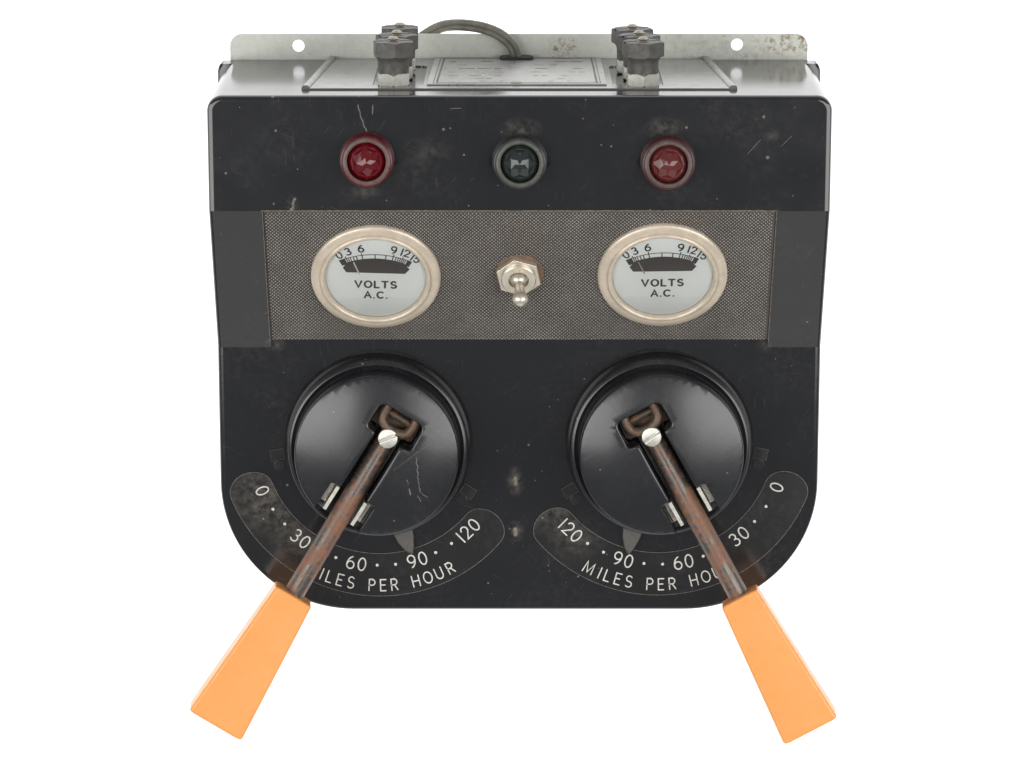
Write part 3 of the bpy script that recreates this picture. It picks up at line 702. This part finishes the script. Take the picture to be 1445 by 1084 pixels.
def knob(cx, cy, ang, pointer_ang, w0, w1, perp, screw_rot, stops, tone):
    rot = radians(ang + 90)                       # local -Y is the lever direction
    f = T(cx, cy, ZL, rot)
    base = [(0, 10.6), (33.0, 10.6), (33.5, 10.9), (34.6, 11.6), (35.6, 11.3), (36.3, 10.3), (36.7, 8.6), (37.0, 3.0), (37.1, -0.1)]
    k = obj('speed_knob', MB().lathe(base, 120), 'knob', root, f, 40)
    obj('shaft_gap', MB().lathe([(37.0, 0.06), (38.0, 0.06), (38.0, -0.1), (37.0, -0.1)], 96, closed=True), 'hole', k)
    cap = obj('cap', CAP, 'knob', k)
    if tone == 'scratched':
        for pts, w in ((((8.2, -.4), (14.6, 15.6)), .16), (((13.2, 8.7), (16.0, 5.5), (18.0, 2.0), (20.4, -.3)), .32), (((20.4, -.6), (22.0, -2.6), (25.8, -3.3)), .3), (((17.5, -3.8), (19.4, -5.6)), .5), (((22, -4.5), (24.4, -6.2)), .35), (((15.0, -1.0), (16.2, -2.4)), .2)):
            mb = MB(); P = []
            for i in range(len(pts) - 1): P += jit(pts[i], pts[i + 1], 5, .05 if w < .2 else .3)[:-1 if i < len(pts) - 2 else None]
            ribbon(mb, P, w, 0)
            mb.v = [(x, y, 27.43 - 4.2 * ((x * x + y * y) / 32.7 ** 2) ** 1.15) for x, y, z in mb.v]
            obj('scratch', mb, 'scratch', k, None, 0)
    # pointer fin
    pa = radians(pointer_ang) - rot
    fin = [(34, -4.6), (38, -4.5), (42, -3.6), (46, -1.7), (48.2, 0.4), (48.0, 1.1), (45, 2.3), (41, 3.3), (37, 3.7), (34, 3.7)]
    mb = MB().prism(rounded(fin, 0.3, 3), 0.6, 2.6, 0.7)
    obj('pointer', mb, 'pointer', k, Matrix.Rotation(pa, 4, 'Z'), 60, True)
    # clips
    for sx in (-1, 1):
        mb = MB(); mb.box(sx * 6.4 - .7, sx * 6.4 + .7, -29.5, -18.8, 10.7, 22.6)
        if sx > 0: mb.box(7.1, 9.6, -29.3, -19.0, 10.7, 12.0)
        else: mb.box(-9.6, -7.1, -29.3, -19.0, 10.7, 12.0)
        obj('clip', mb, 'clip', k, None, 30)
    # bracket: plate and bent loop
    path = [(-6.4, 20.0, 19.5), (-6.6, 16.5, 19.8), (-5.6, 13.3, 20.0), (-3, 11.9, 20.2), (0, 11.6, 20.2), (3, 11.9, 20.2), (5.6, 13.3, 20.0), (6.6, 16.5, 19.8), (6.4, 20.0, 19.5)]
    mb = MB().tube(smooth_path(path, 5), 2.0, 12)
    mb.box(-8.6, 8.6, 9.9, 20.3, 10.7, 15.0)
    obj('bracket', mb, 'bracket', k, None, 45)
    obj('bracket_pin', MB().tube([(-5, 16.8, 16.6), (5, 16.8, 16.6)], 1.6, 12), 'bracket', k)
    # lever
    z0, z1 = 16.4, 27.2; y0_, y1_ = 12.0, -66.5
    dz = (z1 - z0) / (y0_ - y1_)
    lev = obj('lever', MB().tube([(perp * 0.0, y0_, z0), (perp * .2, 8, z0 + 4 * dz), (perp, y1_, z1)], [3.9, 4.1, 4.1], 28), 'rod', k, None, 40)
    tilt = math.atan(dz)
    hf = Matrix.Translation((perp * MM, -64.6 * MM, (z1 - 0.3) * MM)) @ Matrix.Rotation(tilt, 4, 'X').inverted()
    obj('handle', taper_handle(w0, w1, 15.5, 17.0, 61.0), 'orange', lev, hf, 60, True)
    # slotted screw
    head = MB()
    hp = circle(3.9, 32); half = 0.42
    top = [p for p in hp]
    for sg in (1, -1):
        a0 = math.asin(half / 3.9)
        seg = [(3.9 * cos(a0 + (pi - 2 * a0) * q / 16), sg * 3.9 * sin(a0 + (pi - 2 * a0) * q / 16)) for q in range(17)]
        if sg < 0: seg.reverse()
        head.prism(seg, 0.9, 1.75, 0.28)
    head.lathe([(0, 0.85), (3.3, 0.85), (3.9, 0.6), (3.9, -1.2), (0, -1.2)], 32)
    sz = z0 + dz * 3.6 + 4.3
    obj('screw', head, 'screw', lev, Matrix.Translation((perp * .1 * MM, 8.4 * MM, sz * MM)) @ Matrix.Rotation(radians(screw_rot) - rot, 4, 'Z'), 30)
    # stop lugs on the housing beside the knob
    for a, sg in stops:
        q = radians(a); fr_ = T(cx + 41.2 * cos(q), cy + 41.2 * sin(q), ZL, q + pi / 2)
        mb = MB().prism(rounded([(-4.6, -2.9), (0.1, -2.9), (0.1, 2.9), (-4.6, 2.9)] if sg > 0 else [(-0.1, -2.9), (4.6, -2.9), (4.6, 2.9), (-0.1, 2.9)], .4, 3), -.1, 0.5, 0.25)
        mb.prism(rounded([(0.3, -2.4), (4.4, -2.4), (4.4, 2.4), (0.3, 2.4)] if sg > 0 else [(-4.4, -2.4), (-0.3, -2.4), (-0.3, 2.4), (-4.4, 2.4)], 1.8, 5), -.1, 0.28, 0.15)
        lug = obj('stop_lug', mb, 'dial', housing, fr_, 60, True)
        pl = [(-4.5, -2.8), (0, -2.8), (0, 2.8), (-4.5, 2.8)] if sg > 0 else [(0, -2.8), (4.5, -2.8), (4.5, 2.8), (0, 2.8)]
        ol = MB(); ribbon(ol, pl + [pl[0]], 0.16, 0.52); obj('lug_edge', ol, 'lug_edge', lug, None, 0)  # paler outline drawn so the lug is easier to see
    return k
knob(*C1, -121.8, -74.8, 16.4, 24.4, 0.9, 22, ((-170, 1), (-32.5, -1)), 'scratched')
knob(*C2, -61.2, -105.3, 15.8, 24.2, 0.1, 38, ((-10, -1), (-147.5, 1)), 'clean')

# ------------------------------------------------------------------ terminal side: plate, bars, label, binding posts, cord
def ytop(z): return YT + 1.5 * (ZF - z) / (ZF - ZB)
DR = math.atan(1.5 / (ZF - ZB))
def side_frame(x, z, off=0.0):                  # local x = X, local y = -Z (towards the back), local z = outwards (+Y)
    zz = Vector((0, cos(DR), sin(DR))); yy = Vector((0, sin(DR), -cos(DR)))
    return frame(Vector((x, ytop(z), z)) + zz * off, (1, 0, 0), yy, zz)
SF = side_frame(0, 97)
tp = boolean(MB().prism([(-82, 0), (82, 0), (76, 83.5), (-76, 83.5)], 0.05, 0.6).mesh('terminal_plate', 0),
             [MB().prism(rounded([(x - 10, 8), (x + 10, 8), (x + 10, 63), (x - 10, 63)], [1, 1, 4, 4], 5), 0.0 - 3, 6).mesh('h', 0) for x in (-47.5, 46.5)])
finish(tp, 30); tp.materials.clear(); tp.materials.append(M['plate'])
tplate = obj('terminal_plate', tp, 'plate', root, SF)
for sx in (-1, 1):
    prof = [(-1.6, 0), (-1.5, 1.0), (-.8, 1.6), (.8, 1.6), (1.5, 1.0), (1.6, 0)]
    mb = MB().loft([[(sx * (83.4 + (77.2 - 83.4) * q / 83.0) + a, q, b_) for a, b_ in prof] for q in (1.0, 83.0)])
    obj('edge_bar', mb, 'bar', tplate, None, 40)
# etched label
lw0, lw1 = 35.6, 34.6
lab = obj('data_label', MB().prism([(-lw0 - .6, 7.7), (lw0 - 1.4, 7.7), (lw1 - .9, 82.0), (-lw1, 82.0)], 0.7, 1.2), 'label', root, SF)
mb = MB()
for d_, w in ((1.8, .35), (3.2, .8)):
    q = [(-lw0 + d_, 7.7 + d_), (lw0 - 2 - d_, 7.7 + d_), (lw1 - 1.6 - d_, 82 - d_), (-lw1 + .6 + d_, 82 - d_)]
    ribbon(mb, q + [q[0]], w, 1.23)
obj('label_border', mb, 'post', lab, None, 0)
mb = MB(); rnd = random.Random(3)
for row, yq in enumerate((70, 60, 50, 40, 30, 22, 15)):
    xq = -28
    while xq < 26:
        ln = rnd.uniform(1, 4.5)
        if rnd.random() < (0.62 if row in (0, 2) else 0.35) and not (-6 < xq < 4): ribbon(mb, [(xq, yq), (min(27, xq + ln), yq)], 1.5 if row in (0, 2) else .8, 1.23)
        xq += ln + rnd.uniform(.9, 2.2)
obj('label_print', mb, 'ink', lab, None, 0)
for yq in (11, 78):
    obj('rivet', MB().lathe([(2.2, 1.1), (2.0, 1.6), (1.2, 1.9), (0, 2.0)], 18), 'nut', lab, Matrix.Translation((-1.2 * MM, yq * MM, 0)))

# binding posts: hex nut, collar, hexagonal thumb nut, threaded stud
def thread():
    pr = [(0, 0)]
    for k in range(34): pr.append((2.25 if k % 2 else 1.95, 0.0 + k * 0.62))
    pr += [(1.4, 21.2), (0, 21.4)]
    return MB().lathe(pr, 16).mesh('stud', 30)
def chamfer_hex(r, z0, z1, ch, rot=0):
    mb = MB(); H = hexagon(r, rot)
    # points along the hexagon sides so that the chamfer is round at the corners
    pts = []
    for i in range(6):
        a, c = Vector(H[i]), Vector(H[(i + 1) % 6])
        for k in range(6): pts.append(a.lerp(c, k / 6))
    def lv(p, top):
        over = p.length - r * 0.885
        return max(0, over) * ch
    rg = [[(p.x, p.y, z0 + lv(p, 0)) for p in pts], [(p.x, p.y, z1 - lv(p, 1)) for p in pts],
          [(p.x * .86, p.y * .86, z1) if False else (p.normalized().x * r * .84, p.normalized().y * r * .84, z1) for p in pts]]
    rg.insert(0, [(p.normalized().x * r * .84, p.normalized().y * r * .84, z0) for p in pts])
    return mb.loft(rg)
ME_NUT = chamfer_hex(7.1, 0.0, 5.2, 1.1, 30).mesh('nut', 30)
ME_COL = MB().lathe([(5.0, 5.2), (6.1, 5.2), (6.15, 9.4), (6.5, 10.6), (7.3, 11.8), (0, 11.8)], 36).mesh('collar', 30)
hd = chamfer_hex(8.5, 11.6, 17.6, 0.45, 30)
head = boolean(hd.mesh('thumb_nut', 0), [MB().box(-12, 12, -.7, .7, 16.8, 20).mesh('s', 0)])
finish(head, 30); head.materials.clear(); head.materials.append(M['post'])
ME_STUD = thread()
ME_BASE = MB().lathe([(0, -.05), (7.6, -.05), (7.6, .3), (0, .32)], 30).mesh('washer')
def post(x, z, r, zoff):
    p = obj('binding_post', head, 'post', root, side_frame(x, z, 1.0 + zoff) @ Matrix.Rotation(radians(r), 4, 'Z'), wn=True)
    obj('collar', ME_COL, 'post', p); obj('nut', ME_NUT, 'nut', p, Matrix.Rotation(radians(-r + 2), 4, 'Z'), wn=True); obj('stud', ME_STUD, 'stud', p, Matrix.Translation((0, 0, -2.0 * MM)))
    return p
for x, z, r, zo in ((-49.4, 86, 8, 0), (-48.6, 68, 24, .1), (-48.0, 50, 2, .8), (48.4, 87, 14, 0), (47.4, 69, 30, .1), (45.4, 51, 20, 0.3)): post(x, z, r, zo - .9)

# cord
gro = obj('cord_grommet', MB().prism(rounded([(-7, -4.5), (7, -4.5), (7, 4.5), (-7, 4.5)], 3.5, 8), 0.0, 2.2, .5), 'rubber', root, side_frame(-1.0, 19, 0.05))
cp = [(-1.2, 117, 19), (-1.5, 121, 19.3), (-3.6, 125.4, 19.4), (-8.5, 129.3, 18.6), (-15, 131.6, 17.0), (-22, 132.4, 14.4), (-28, 132.0, 10.6), (-33, 130.6, 7.2), (-39, 127, 4.4), (-46, 121, 3.3), (-60, 105, 3.2), (-70, 80, 3.2)]
sp = smooth_path(cp, 7)
mb = MB()
for off in (-1, 1):
    pts = []
    for i, p in enumerate(sp):
        t = (Vector(sp[min(i + 1, len(sp) - 1)]) - Vector(sp[max(i - 1, 0)])).normalized()
        a = t.cross(Vector((0, 0, 1))); a = a.normalized() if a.length > .05 else Vector((1, 0, 0))
        pts.append(tuple(Vector(p) + a * 1.05 * off))
    mb.tube(pts, 1.35, 12)
obj('power_cord', mb, 'cord', root, None, 60)
